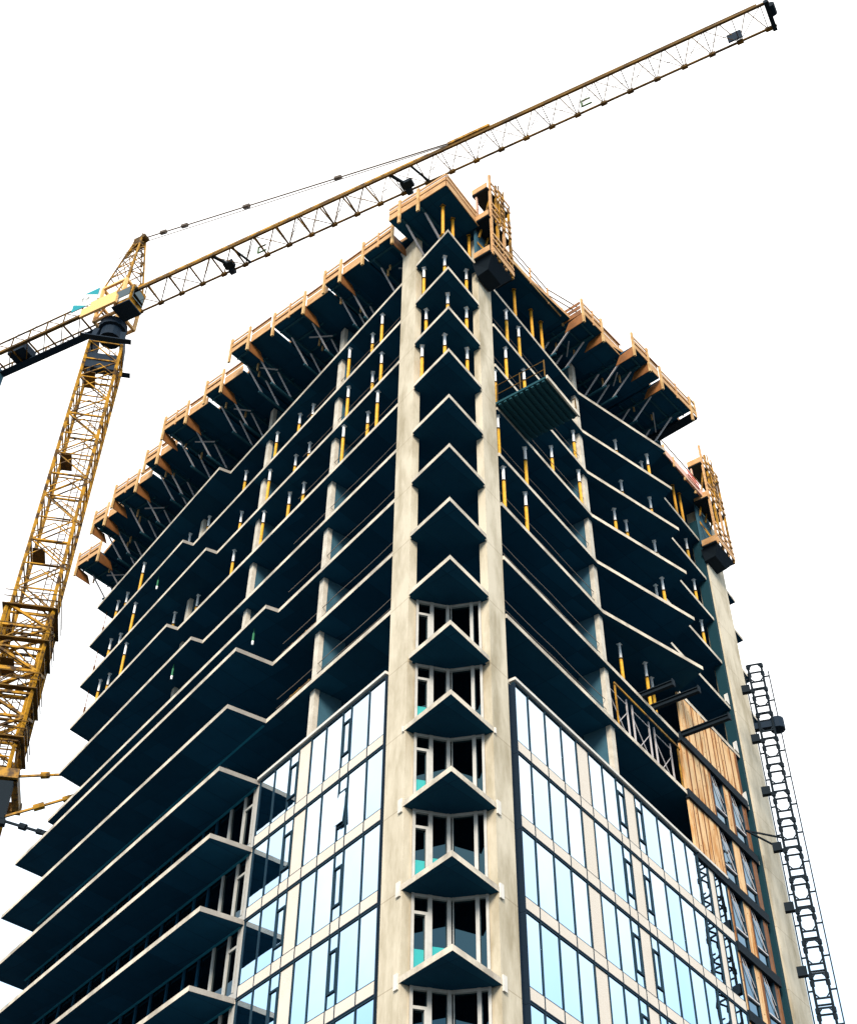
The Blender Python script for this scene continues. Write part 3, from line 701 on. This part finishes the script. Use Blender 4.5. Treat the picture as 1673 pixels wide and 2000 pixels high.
wr = thing('guardrail', Rp(14, .0, Z(7) + .4), 'thin orange timber rail running under the three dark steel beams', 'guardrail')
b = MB(); b.box(Rp(12.4, -.12, Z(8) + 2.35), dR * 5.9, nR * .05, UZ * .09); b.build('rail', M['crane'], wr)
for v_ in (12.45, 18.1):
    b = MB(); b.box(Rp(v_, -.15, Z(8) + .1), dR * .08, nR * .05, UZ * 2.3); b.build('post', M['crane'], wr)
# lifelines hanging at the far left slab ends
for k in (1, 2, 3):
    b = MB(); p0 = Lp(34.1, -.1, Z(k) - .12); b.bar(p0, p0 - UZ * 2.75, .035); b.bar(p0 - UZ * 1.2, p0 - UZ * 1.6, .09)
    o = b.build('lifeline', M['ply'], None, p0); tag(o, f'thin reddish lifeline hanging at the far left slab end, {("highest", "middle one", "lowest")[k-1]} of three', 'lifeline', 'lifelines at the left slab ends')
# work lights under the slabs
for P, a, n, k, lab in ((Lp, 6.8, -2.2, 4, 'fourth'), (Lp, 6.4, -2.3, 5, 'fifth'), (Lp, 6.0, -2.6, 6, 'sixth')):
    pass

# ------------------------------------------------------------------ hoist mast at the right
hp = Rp(24.2, 2.1)
HT = 43.2 + G
hm = thing('hoist_mast', hp, 'dark lattice hoist mast tied to the far end pier of the tower', 'hoist mast')
ha = dirz(72.9); hb = dirz(-17.1)
w = .33
b = MB()
for sx in (-1, 1):
    for sy in (-1, 1):
        c = hp + ha * w * sx + hb * w * sy; b.bar(c, c + UZ * HT, .085)
nlev = int(HT / .75)
for i in range(nlev + 1):
    z = HT - (i // 2) * 1.5 - (i % 2) * 1.08
    if z < 8: break
    q = [hp + ha * w * x + hb * w * y + UZ * z for x, y in ((-1, -1), (1, -1), (1, 1), (-1, 1))]
    for k in range(4): b.bar(q[k], q[(k + 1) % 4], .07)
    if i % 2 == 0:
        for k in range(4):
            qq = q[k]; b.bar(qq, qq + UZ * -.24, .15)
for i in range(nlev // 2):
    z = HT - i * 1.5
    if z < 14: break
    q = [hp + ha * w * x + hb * w * y for x, y in ((-1, -1), (1, -1), (1, 1), (-1, 1))]
    for k in (0, 3):
        a_, c_ = q[k], q[(k + 1) % 4]; d_ = (c_ - a_)
        for zz, sg in ((z, -1), (z - 1.08, 1)):
            b.bar(a_ + UZ * (zz + sg * .24), a_ + d_ * .3 + UZ * zz, .05); b.bar(c_ + UZ * (zz + sg * .24), c_ - d_ * .3 + UZ * zz, .05)
b.build('lattice', M['dark'], hm)
b = MB()
for s, ext in ((-1, .56), (1, .62)):
    c = hp + hb * s * ext; b.bar(c + UZ * 6, c + UZ * (HT - .3), .045)
    z = HT - .6
    while z > 8: b.bar(hp + hb * s * w + UZ * z, c + UZ * z, .06); z -= 1.5
b.build('guide_cable', M['dark'], hm)
z = HT - 1.2; i = 0
while z > 10:
    b = MB(); e0 = hp - ha * .3 - hb * .33 + UZ * z; tgt = Rp(26.9, .2, z)
    b.box(hp - hb * .85 + UZ * (z - .2) - ha * .1, hb * .42, ha * .25, UZ * .42)
    b.build('wall_tie', M['dark'], hm); z -= 3.0; i += 1
b = MB(); zc = HT - 8.7
b.tube(hp + hb * .5 + UZ * (HT - 3.9), hp + hb * .5 + UZ * (HT - 3.3), .36, 12); b.box(hp - hb * .6 - ha * .25 + UZ * (HT - 3.8), hb * 1.0, ha * .3, UZ * .35)
b.build('drive_unit', M['navy'], hm)
cs = [hp - hb * .3 + UZ * zc, Rp(25.9, 1.2, zc - .3), Rp(23.6, .3, zc - .4)]
b = MB()
for off in (.25, -.25):
    b.bar(cs[0] + UZ * off, cs[1] + UZ * (off * 1.4), .07); b.bar(cs[1] + UZ * off * 1.4, cs[2], .07)
b.build('cable_arm', M['dark'], hm)

# ------------------------------------------------------------------ tower crane
MA = dirz(110.9) * 70.0
crane = thing('tower_crane', Vector((MA.x, MA.y, 0)), 'yellow lattice tower crane with its long jib reaching over the roof', 'tower crane')
TOP = 88.5 + G                                        # height of the jib pivot
jd = dirz(-27.7); jp = dirz(62.3)                     # along the jib, across it (away from viewer)
rot = radians(62 + 11)
mx, my = dirz(20.9 - 11), dirz(110.9 - 11)
def lattice(name, mats, base, ax, ay, w, z0, z1, mod, parent, wc=.2, wd=.10, heavy=0, kbrace=False):
    b = MB(); h = w / 2
    cs = [base + ax * h * x + ay * h * y for x, y in ((-1, -1), (1, -1), (1, 1), (-1, 1))]
    for c in cs: b.bar(c + UZ * z0, c + UZ * z1, wc)
    n = max(1, round((z1 - z0) / mod)); st = (z1 - z0) / n
    for i in range(n + 1):
        z = z0 + i * st
        for k in range(4): b.bar(cs[k] + UZ * z, cs[(k + 1) % 4] + UZ * z, wd * (1.5 if heavy and i % heavy == 0 else 1))
        if i < n:
            for k in range(4):
                a_, c_ = (cs[k], cs[(k + 1) % 4]) if (i + k) % 2 == 0 else (cs[(k + 1) % 4], cs[k])
                b.bar(a_ + UZ * z, c_ + UZ * (z + st), wd)
    if kbrace:
        for i in range(10, 40):
            z = i * 2.1 + .6
            for sx, sy, ex in ((-1, -1, ax), (1, -1, ay), (-1, 1, ax), (-1, -1, ay)):
                p = base + ax * h * sx + ay * h * sy; b.bar(p + UZ * z, p + ex * h + UZ * (z + 1.05), .055); b.bar(p + ex * w + UZ * z, p + ex * h + UZ * (z + 1.05), .055)
    return b.build(name, mats, parent)
base = Vector((MA.x, MA.y, 0))
lattice('mast', M['mast'], base, mx, my, 2.45, 0, TOP - 6.2, 2.1, crane, .18, .08, 3, True)
# ladder and inner platforms
b = MB()
lc = base + mx * .5 - my * .3
for s in (-.22, .22): b.bar(lc + mx * s, lc + mx * s + UZ * (TOP - 6), .05)
z = 20
while z < TOP - 6: b.bar(lc - mx * .22 + UZ * z, lc + mx * .22 + UZ * z, .035); z += .45
b.build('ladder', M['cranedk'], crane)
z = 26
while z < TOP - 8:
    b = MB(); b.box(base - mx * 1.0 - my * 1.0 + UZ * z, mx * .8, my * 1.6, UZ * .05); b.build('rest_platform', M['cranedk'], crane); z += 9.1
b = MB(); c = base + mx * 1.5 - my * .9
b.bar(c + UZ * 30, c + UZ * 62, .06)
z = 31
while z < 62: b.bar(c + UZ * z, base + mx * 1.2 - my * 1.0 + UZ * z, .06); z += 1.6
b.build('cable_tray', M['cranedk'], crane)
# climbing cage
lattice('climbing_cage', M['mast'], base, mx, my, 2.85, 47.2, 57.2, 1.7, crane, .19, .15)
for zz in (47.3, 50.8, 54.4, 57.):
    b = MB(); b.box(base - mx * 1.7 - my * 1.7 + UZ * zz, mx * .4, my * 3.4, UZ * .07); b.box(base - mx * 1.3 - my * 1.7 + UZ * zz, mx * 2.6, my * .4, UZ * .07); b.box(base + mx * 1.3 - my * 1.7 + UZ * zz, mx * .4, my * 3.3, UZ * .07)
    b.build('cage_platform', M['cranedk'], crane)
for zz in (47.9, 51.4, 55., 57.6):
    b = MB()
    for dz in (0, .5):
        b.bar(base - mx * 1.7 - my * 1.7 + UZ * (zz + dz), base + mx * 1.7 - my * 1.7 + UZ * (zz + dz), .05); b.bar(base + mx * 1.7 - my * 1.7 + UZ * (zz + dz), base + mx * 1.7 + my * 1.7 + UZ * (zz + dz), .05)
    b.build('cage_rail', M['cranedk'], crane)
# tie collar and struts to the slab
b = MB(); zc = 43.0 + G; hw = 1.75
for s in (-1, 1):
    b.box(base - mx * (hw + .25) + my * (s * hw - .2) + UZ * (zc - .3), mx * (2 * hw + .5), my * .4, UZ * .6)
    b.box(base - my * hw + mx * (s * hw - .2) + UZ * (zc - .3), my * 2 * hw, mx * .4, UZ * .6)
b.build('tie_collar', M['crane'], crane)
b = MB(); b.box(base + mx * .6 - my * 1.9 + UZ * (zc - 2.9), mx * 1.2, my * .5, UZ * 2.4); b.box(base - mx * .9 - my * 1.9 + UZ * (zc - 3.2), mx * 2.8, my * .4, UZ * .35); b.build('collar_bracket', M['dark'], crane)
for p0, p1, mm in ((base + mx * 1.8 - my * 1.6 + UZ * zc, Lp(34.4, -2.2, zc + .6), 'crane'), (base + mx * 1.7 - my * 1.7 + UZ * (zc - 2.7), Lp(33.6, -2.4, zc - .6), 'crane'), (base + mx * 1.7 - my * 1.7 + UZ * (zc - 2.9), Lp(34.6, -.9, zc - 4.1), 'dark')):
    b = MB(); b.bar(p0, p1, .12); d = (p1 - p0)
    b.tube(p0 + d * .28, p0 + d * .38, .2, 8); b.tube(p0 + d * .55, p0 + d * .62, .17, 8); b.bar(p0 + d * .62, p1, .22)
    b.build('tie_strut', M[mm], crane)
# slewing unit
top = base + UZ * TOP
b = MB(); b.tube(base + UZ * (TOP - 4.4), base + UZ * (TOP - 3.3), .85, 16); b.tube(base + UZ * (TOP - 3.3), base + UZ * (TOP - 2.6), 1.1, 16)
for s in (-1, 1):
    b.hexa([base + mx * s * 1.3 - my * 1.3 + UZ * (TOP - 6.2), base + mx * s * 1.0 - my * 1.3 + UZ * (TOP - 6.2), base + mx * s * 1.0 + my * 1.3 + UZ * (TOP - 6.2), base + mx * s * 1.3 + my * 1.3 + UZ * (TOP - 6.2),
            base + mx * s * 1.2 - my * 1.0 + UZ * (TOP - 4.3), base + mx * s * .8 - my * 1. + UZ * (TOP - 4.3), base + mx * s * .8 + my * 1. + UZ * (TOP - 4.3), base + mx * s * 1.2 + my * 1. + UZ * (TOP - 4.3)])
b.box(base - mx * 1.9 - my * 1.9 + UZ * (TOP - 6.3), mx * 3.8, my * .45, UZ * .08); b.box(base - mx * 1.9 + my * 1.45 + UZ * (TOP - 6.3), mx * 3.8, my * .45, UZ * .08)
b.box(base - mx * 1.2 - my * 1.2 + UZ * (TOP - 9.2), mx * 2.4, my * .12, UZ * 1.7); b.box(base - mx * 1.2 - my * 1.2 + UZ * (TOP - 8.2), mx * .12, my * 2.4, UZ * 1.8)
b.build('slewing_unit', M['navy'], crane)
b = MB()
tw = jd * 1.15; tv = jp * 1.05
for sx in (-1, 1):
    for sy in (-1, 1): b.bar(base + tw * sx + tv * sy + UZ * (TOP - 2.6), base + tw * sx + tv * sy + UZ * (TOP + 1.9), .24)
for zz in (-2.5, -.2, 1.8):
    q = [base + tw * x + tv * y + UZ * (TOP + zz) for x, y in ((-1, -1), (1, -1), (1, 1), (-1, 1))]
    for k in range(4): b.bar(q[k], q[(k + 1) % 4], .22)
for s in (-1, 1):
    b.bar(base - tw + tv * s + UZ * (TOP - 2.5), base + tw + tv * s + UZ * (TOP + 1.8), .12)
b.box(base - tw * 1.6 - tv * 1.9 + UZ * (TOP - 2.6), tw * 3.0, tv * .2, UZ * 1.0)
b.box(base - tw * 1.6 - tv * 1.25 + UZ * (TOP - 1.4), tw * 2.2, tv * .08, UZ * 1.6)
b.build('turntable_frame', M['cab'], crane)
# cab on the viewer's side
cabc = base + jd * 1.7 - jp * 1.5 + UZ * (TOP - 2.5)
b = MB(); b.hexa([cabc - jd * .7, cabc + jd * .7, cabc + jd * .9 + jp * 1.4, cabc - jd * .7 + jp * 1.4, cabc - jd * .7 + UZ * 2.1, cabc + jd * 1.0 + UZ * 2.1, cabc + jd * 1.1 + jp * 1.4 + UZ * 2.1, cabc - jd * .7 + jp * 1.4 + UZ * 2.1])
cb = b.build('cab', M['crane'], crane)
b = MB(); b.box(cabc - jd * .55 - jp * .05 + UZ * .9, jd * 1.3, jp * .045, UZ * 1.0); b.box(cabc + jd * .98 + UZ * .5 + jp * .1, jd * .06, jp * 1.2, UZ * 1.4)
b.build('cab_window', M['dglass'], cb)
b = MB(); b.box(cabc - jd * .6 - jp * .06 + UZ * .38, jd * 1.35, jp * .05, UZ * .4); b.build('cab_band', M['signw'], cb)
b = MB(); b.box(cabc - jd * .75 - jp * .1 - UZ * .14, jd * 1.7, jp * 1.6, UZ * .13); b.build('cab_floor', M['navy'], cb)
# cathead: A-frame leaning to the jib
ax_t = base + jd * .35 + UZ * (TOP + 9.2)
b = MB()
feet = [base + tw * x + tv * y + UZ * (TOP + 1.9) for x, y in ((-1, -1), (1, -1), (1, 1), (-1, 1))]
tops = [ax_t + jd * x * .3 + jp * y * .25 for x, y in ((-1, -1), (1, -1), (1, 1), (-1, 1))]
for f_, t_ in zip(feet, tops): b.bar(f_, t_, .12)
for q in (.2, .4, .58, .74, .87):
    pts = [f_.lerp(t_, q) for f_, t_ in zip(feet, tops)]
    for k in range(4): b.bar(pts[k], pts[(k + 1) % 4], .07)
    nx = [f_.lerp(t_, min(1, q + .17)) for f_, t_ in zip(feet, tops)]
    for k in range(4): b.bar(pts[k], nx[(k + 1) % 4], .06)
b.build('cathead', M['crane'], crane)
b = MB(); b.box(ax_t - jd * .5 - jp * .3 - UZ * .9, jd * .8, jp * .6, UZ * 1.1); b.bar(ax_t - jd * 1.2 - UZ * 1.6, ax_t - jd * .2, .16); b.tube(ax_t - jp * .3 + UZ * .1 + jd * .4, ax_t + jp * .3 + UZ * .1 + jd * .4, .28, 10); b.bar(ax_t + UZ * .1, ax_t + UZ * 1.2, .06); b.build('head_sheave', M['cranedk'], crane)
b = MB(); b.bar(base + jd * 1.6 + jp * .3 + UZ * (TOP + 1.2), ax_t + jd * .3 - UZ * .9, .06)
z = 0
for q in (.15, .35, .55, .75): 
    p = (base + jd * 1.6 + jp * .3 + UZ * (TOP + 1.2)).lerp(ax_t + jd * .3 - UZ * .9, q); b.tube(p, p + UZ * .3, .11, 6)
b.build('lift_ladder', M['cranedk'], crane)
# jib
JL = 53.9; J0 = 1.5
zb_ = TOP - .45; zt_ = zb_ + 2.0; hwj = .92
def jpt(s, side, z): return base + jd * s + jp * side + UZ * z
b = MB()
b.bar(jpt(J0, -hwj, zb_), jpt(JL, -hwj, zb_), .17); b.bar(jpt(J0, hwj, zb_), jpt(JL, hwj, zb_), .13)
b.build('jib_bottom_chord', M['cranedk'], crane)
b = MB(); b.bar(jpt(J0, 0, zt_), jpt(28, 0, zt_), .24); b.build('jib_top_chord', M['crane'], crane)
b = MB(); b.bar(jpt(28, 0, zt_), jpt(JL - .8, 0, zt_ - .05), .20); b.build('jib_top_chord', M['cranedk'], crane)
b = MB(); nb = 26; st = (JL - J0 - .6) / nb
for i in range(nb + 1):
    s = J0 + i * st; fat = .085 if i < 11 else .048
    b.bar(jpt(s, -hwj, zb_), jpt(s, hwj, zb_), .10 if i < 11 else .055)
    if i < nb:
        for sd in (-1, 1):
            b.bar(jpt(s, sd * hwj, zb_), jpt(s + st / 2, 0, zt_), fat); b.bar(jpt(s + st / 2, 0, zt_), jpt(s + st, sd * hwj, zb_), fat)
        sg = 1 if i % 2 else -1
        b.bar(jpt(s, sg * hwj, zb_), jpt(s + st, -sg * hwj, zb_), .05 if i < 11 else .035)
    b.bar(jpt(s - .2, hwj, zb_ - .04), jpt(s + .25, hwj, zb_ - .04), .24)
b.build('jib_lacing', M['cranedk'], crane)
b = MB(); b.box(jpt(JL - .35, -hwj - .2, zb_ - .3), jd * .3, jp * (2 * hwj + .4), UZ * .35); b.bar(jpt(JL - .2, -hwj, zb_), jpt(JL - .2, 0, zt_), .2); b.bar(jpt(JL - .2, hwj, zb_), jpt(JL - .2, 0, zt_), .2); b.tube(jpt(JL, -.4, zb_ + .6), jpt(JL, .4, zb_ + .6), .3, 8); b.build('jib_tip', M['dark'], crane)
b = MB(); b.box(jpt(JL - 3.3, hwj - .35, zb_ - .1), jd * 1.0, jp * .08, UZ * 1.05); b.build('tip_plate', M['navy'], crane)
b = MB(); b.bar(jpt(J0 + .2, hwj * .3, zb_ + .5), jpt(JL - 3, hwj * .4, zb_ + .45), .03); b.build('trolley_rope', M['rope'], crane)
for s, sc_ in ((9.6, 1.0), (25.2, 1.15)):
    b = MB(); b.bar(jpt(s, -hwj, zb_), jpt(s + .9, hwj * .9, zb_ + .1), .2); b.box(jpt(s + .3, .1, zb_ - .1), jd * .8 * sc_, jp * .6, UZ * .35); b.bar(jpt(s + 1.6, -hwj, zb_ + .2), jpt(s + 2.4, hwj, zb_ - .1), .14); b.tube(jpt(s + .5, .9, zb_ - .1), jpt(s + .9, .9, zb_ - .1), .3, 8)
    b.build('trolley', M['dark'], crane)
for s in (12.9, 39.9):
    b = MB(); c = jpt(s, .45, zb_ - .05); b.bar(c, c + jd * .75, .1); b.bar(c, c + UZ * .75, .1); b.bar(c + UZ * .75, c + UZ * .75 + jd * .65, .1); b.build('hook_block', mat('hook_green', (.05, .12, .03), .6), crane)
# pendants
b = MB(); pe = jpt(30.8, 0, zt_ + .12); ps = ax_t + jd * .5 + UZ * .1
b.bar(ps, pe, .085); b.bar(ps + jp * .35, pe + jp * .1, .05)
for q in (.055, .13, .34, .63): p = ps.lerp(pe, q); b.tube(p, ps.lerp(pe, q + .018), .2, 8)
b.build('jib_pendant', M['rope'], crane)
b = MB(); b.box(jpt(29.6, -.2, zt_), jd * 3.4, jp * .4, UZ * .28); b.build('pendant_anchor', M['crane'], crane)
CL = 19.0
b = MB()
for sd in (-.7, .7):
    b.bar(ax_t - jd * .4 + jp * sd * .3, base - jd * CL + jp * sd + UZ * (zb_ + 1.3), .035)
b.bar(ax_t - jd * .8 + UZ * -.5, base - jd * 11 + UZ * (zt_ + .3), .035)
b.build('counter_pendant', M['tube'], crane)
# counter jib
b = MB()
for sd in (-1., 1.): b.bar(base - jd * 1.2 + jp * sd + UZ * (zb_ - .2), base - jd * CL + jp * sd + UZ * (zb_ - .2), .26 if sd < 0 else .2)
for sd in (-1., 1.): b.bar(base - jd * 1.2 + jp * sd + UZ * (zb_ + 1.25), base - jd * CL + jp * sd + UZ * (zb_ + 1.25), .11)
n = 10
for i in range(n + 1):
    s = 1.2 + i * (CL - 1.2) / n
    for sd in (-1., 1.): b.bar(base - jd * s + jp * sd + UZ * (zb_ - .2), base - jd * s + jp * sd + UZ * (zb_ + 1.25), .09)
    b.bar(base - jd * s - jp + UZ * (zb_ - .2), base - jd * s + jp + UZ * (zb_ - .2), .12)
    if i < n:
        s2 = s + (CL - 1.2) / n
        for sd in (-1., 1.): b.bar(base - jd * s + jp * sd + UZ * (zb_ - .2), base - jd * s2 + jp * sd + UZ * (zb_ + 1.25), .055)
        b.bar(base - jd * s - jp + UZ * (zb_ - .2), base - jd * s2 + jp + UZ * (zb_ - .2), .07)
b.build('counter_jib', M['cranedk'], crane)
b = MB(); b.box(base - jd * CL + jp * .45 + UZ * (zb_ - .36), jd * (CL - 2.6), jp * .6, UZ * .1); b.build('counter_jib_walkway', M['navy'], crane)
b = MB()
for i in range(4): b.box(base - jd * (13.6 + i * 1.35) - jp * .9 + UZ * (zb_ - 2.3), jd * 1.2, jp * 1.9, UZ * 2.4)
b.build('counterweight', M['core'], crane)
b = MB(); b.box(base - jd * 10.8 - jp * .6 + UZ * (zb_ - .1), jd * 1.7, jp * 1.4, UZ * .8); b.build('winch', M['navy'], crane)
# sign on the counter jib: teal corners, white diagonal band
s0 = base - jd * 4.0 - jp * 1.15 + UZ * (zb_ + .75); sw, sh = jd * 2.5, UZ * 1.9
b = MB(); b.box(s0, sw, jp * .06, sh); sb = b.build('sign_board', M['signw'], crane)
b = MB()
f = -jp * .012
for tri in (((0, 0), (.62, 0), (0, .52)), ((1, 1), (.40, 1), (1, .50))):
    p = [s0 + sw * x + sh * y + f for x, y in tri]; q = [t + jp * .008 for t in p]
    i = len(b.v); b.v += [tuple(t) for t in p + q]; b.f += [(i, i + 1, i + 2), (i + 5, i + 4, i + 3), (i, i + 3, i + 4, i + 1), (i + 1, i + 4, i + 5, i + 2), (i + 2, i + 5, i + 3, i)]; b.mi += [0] * 5
b.build('sign_corner', M['teal'], sb)
b = MB()
for x, y, w_, h_ in ((.36, .48, .03, .26), (.33, .66, .05, .05), (.54, .42, .03, .2), (.60, .46, .03, .1), (.57, .58, .08, .04), (.46, .55, .03, .06)):
    b.box(s0 + sw * x + sh * y + f * .9, sw * w_, jp * .008, sh * h_)
b.build('sign_mark', M['text'], sb)
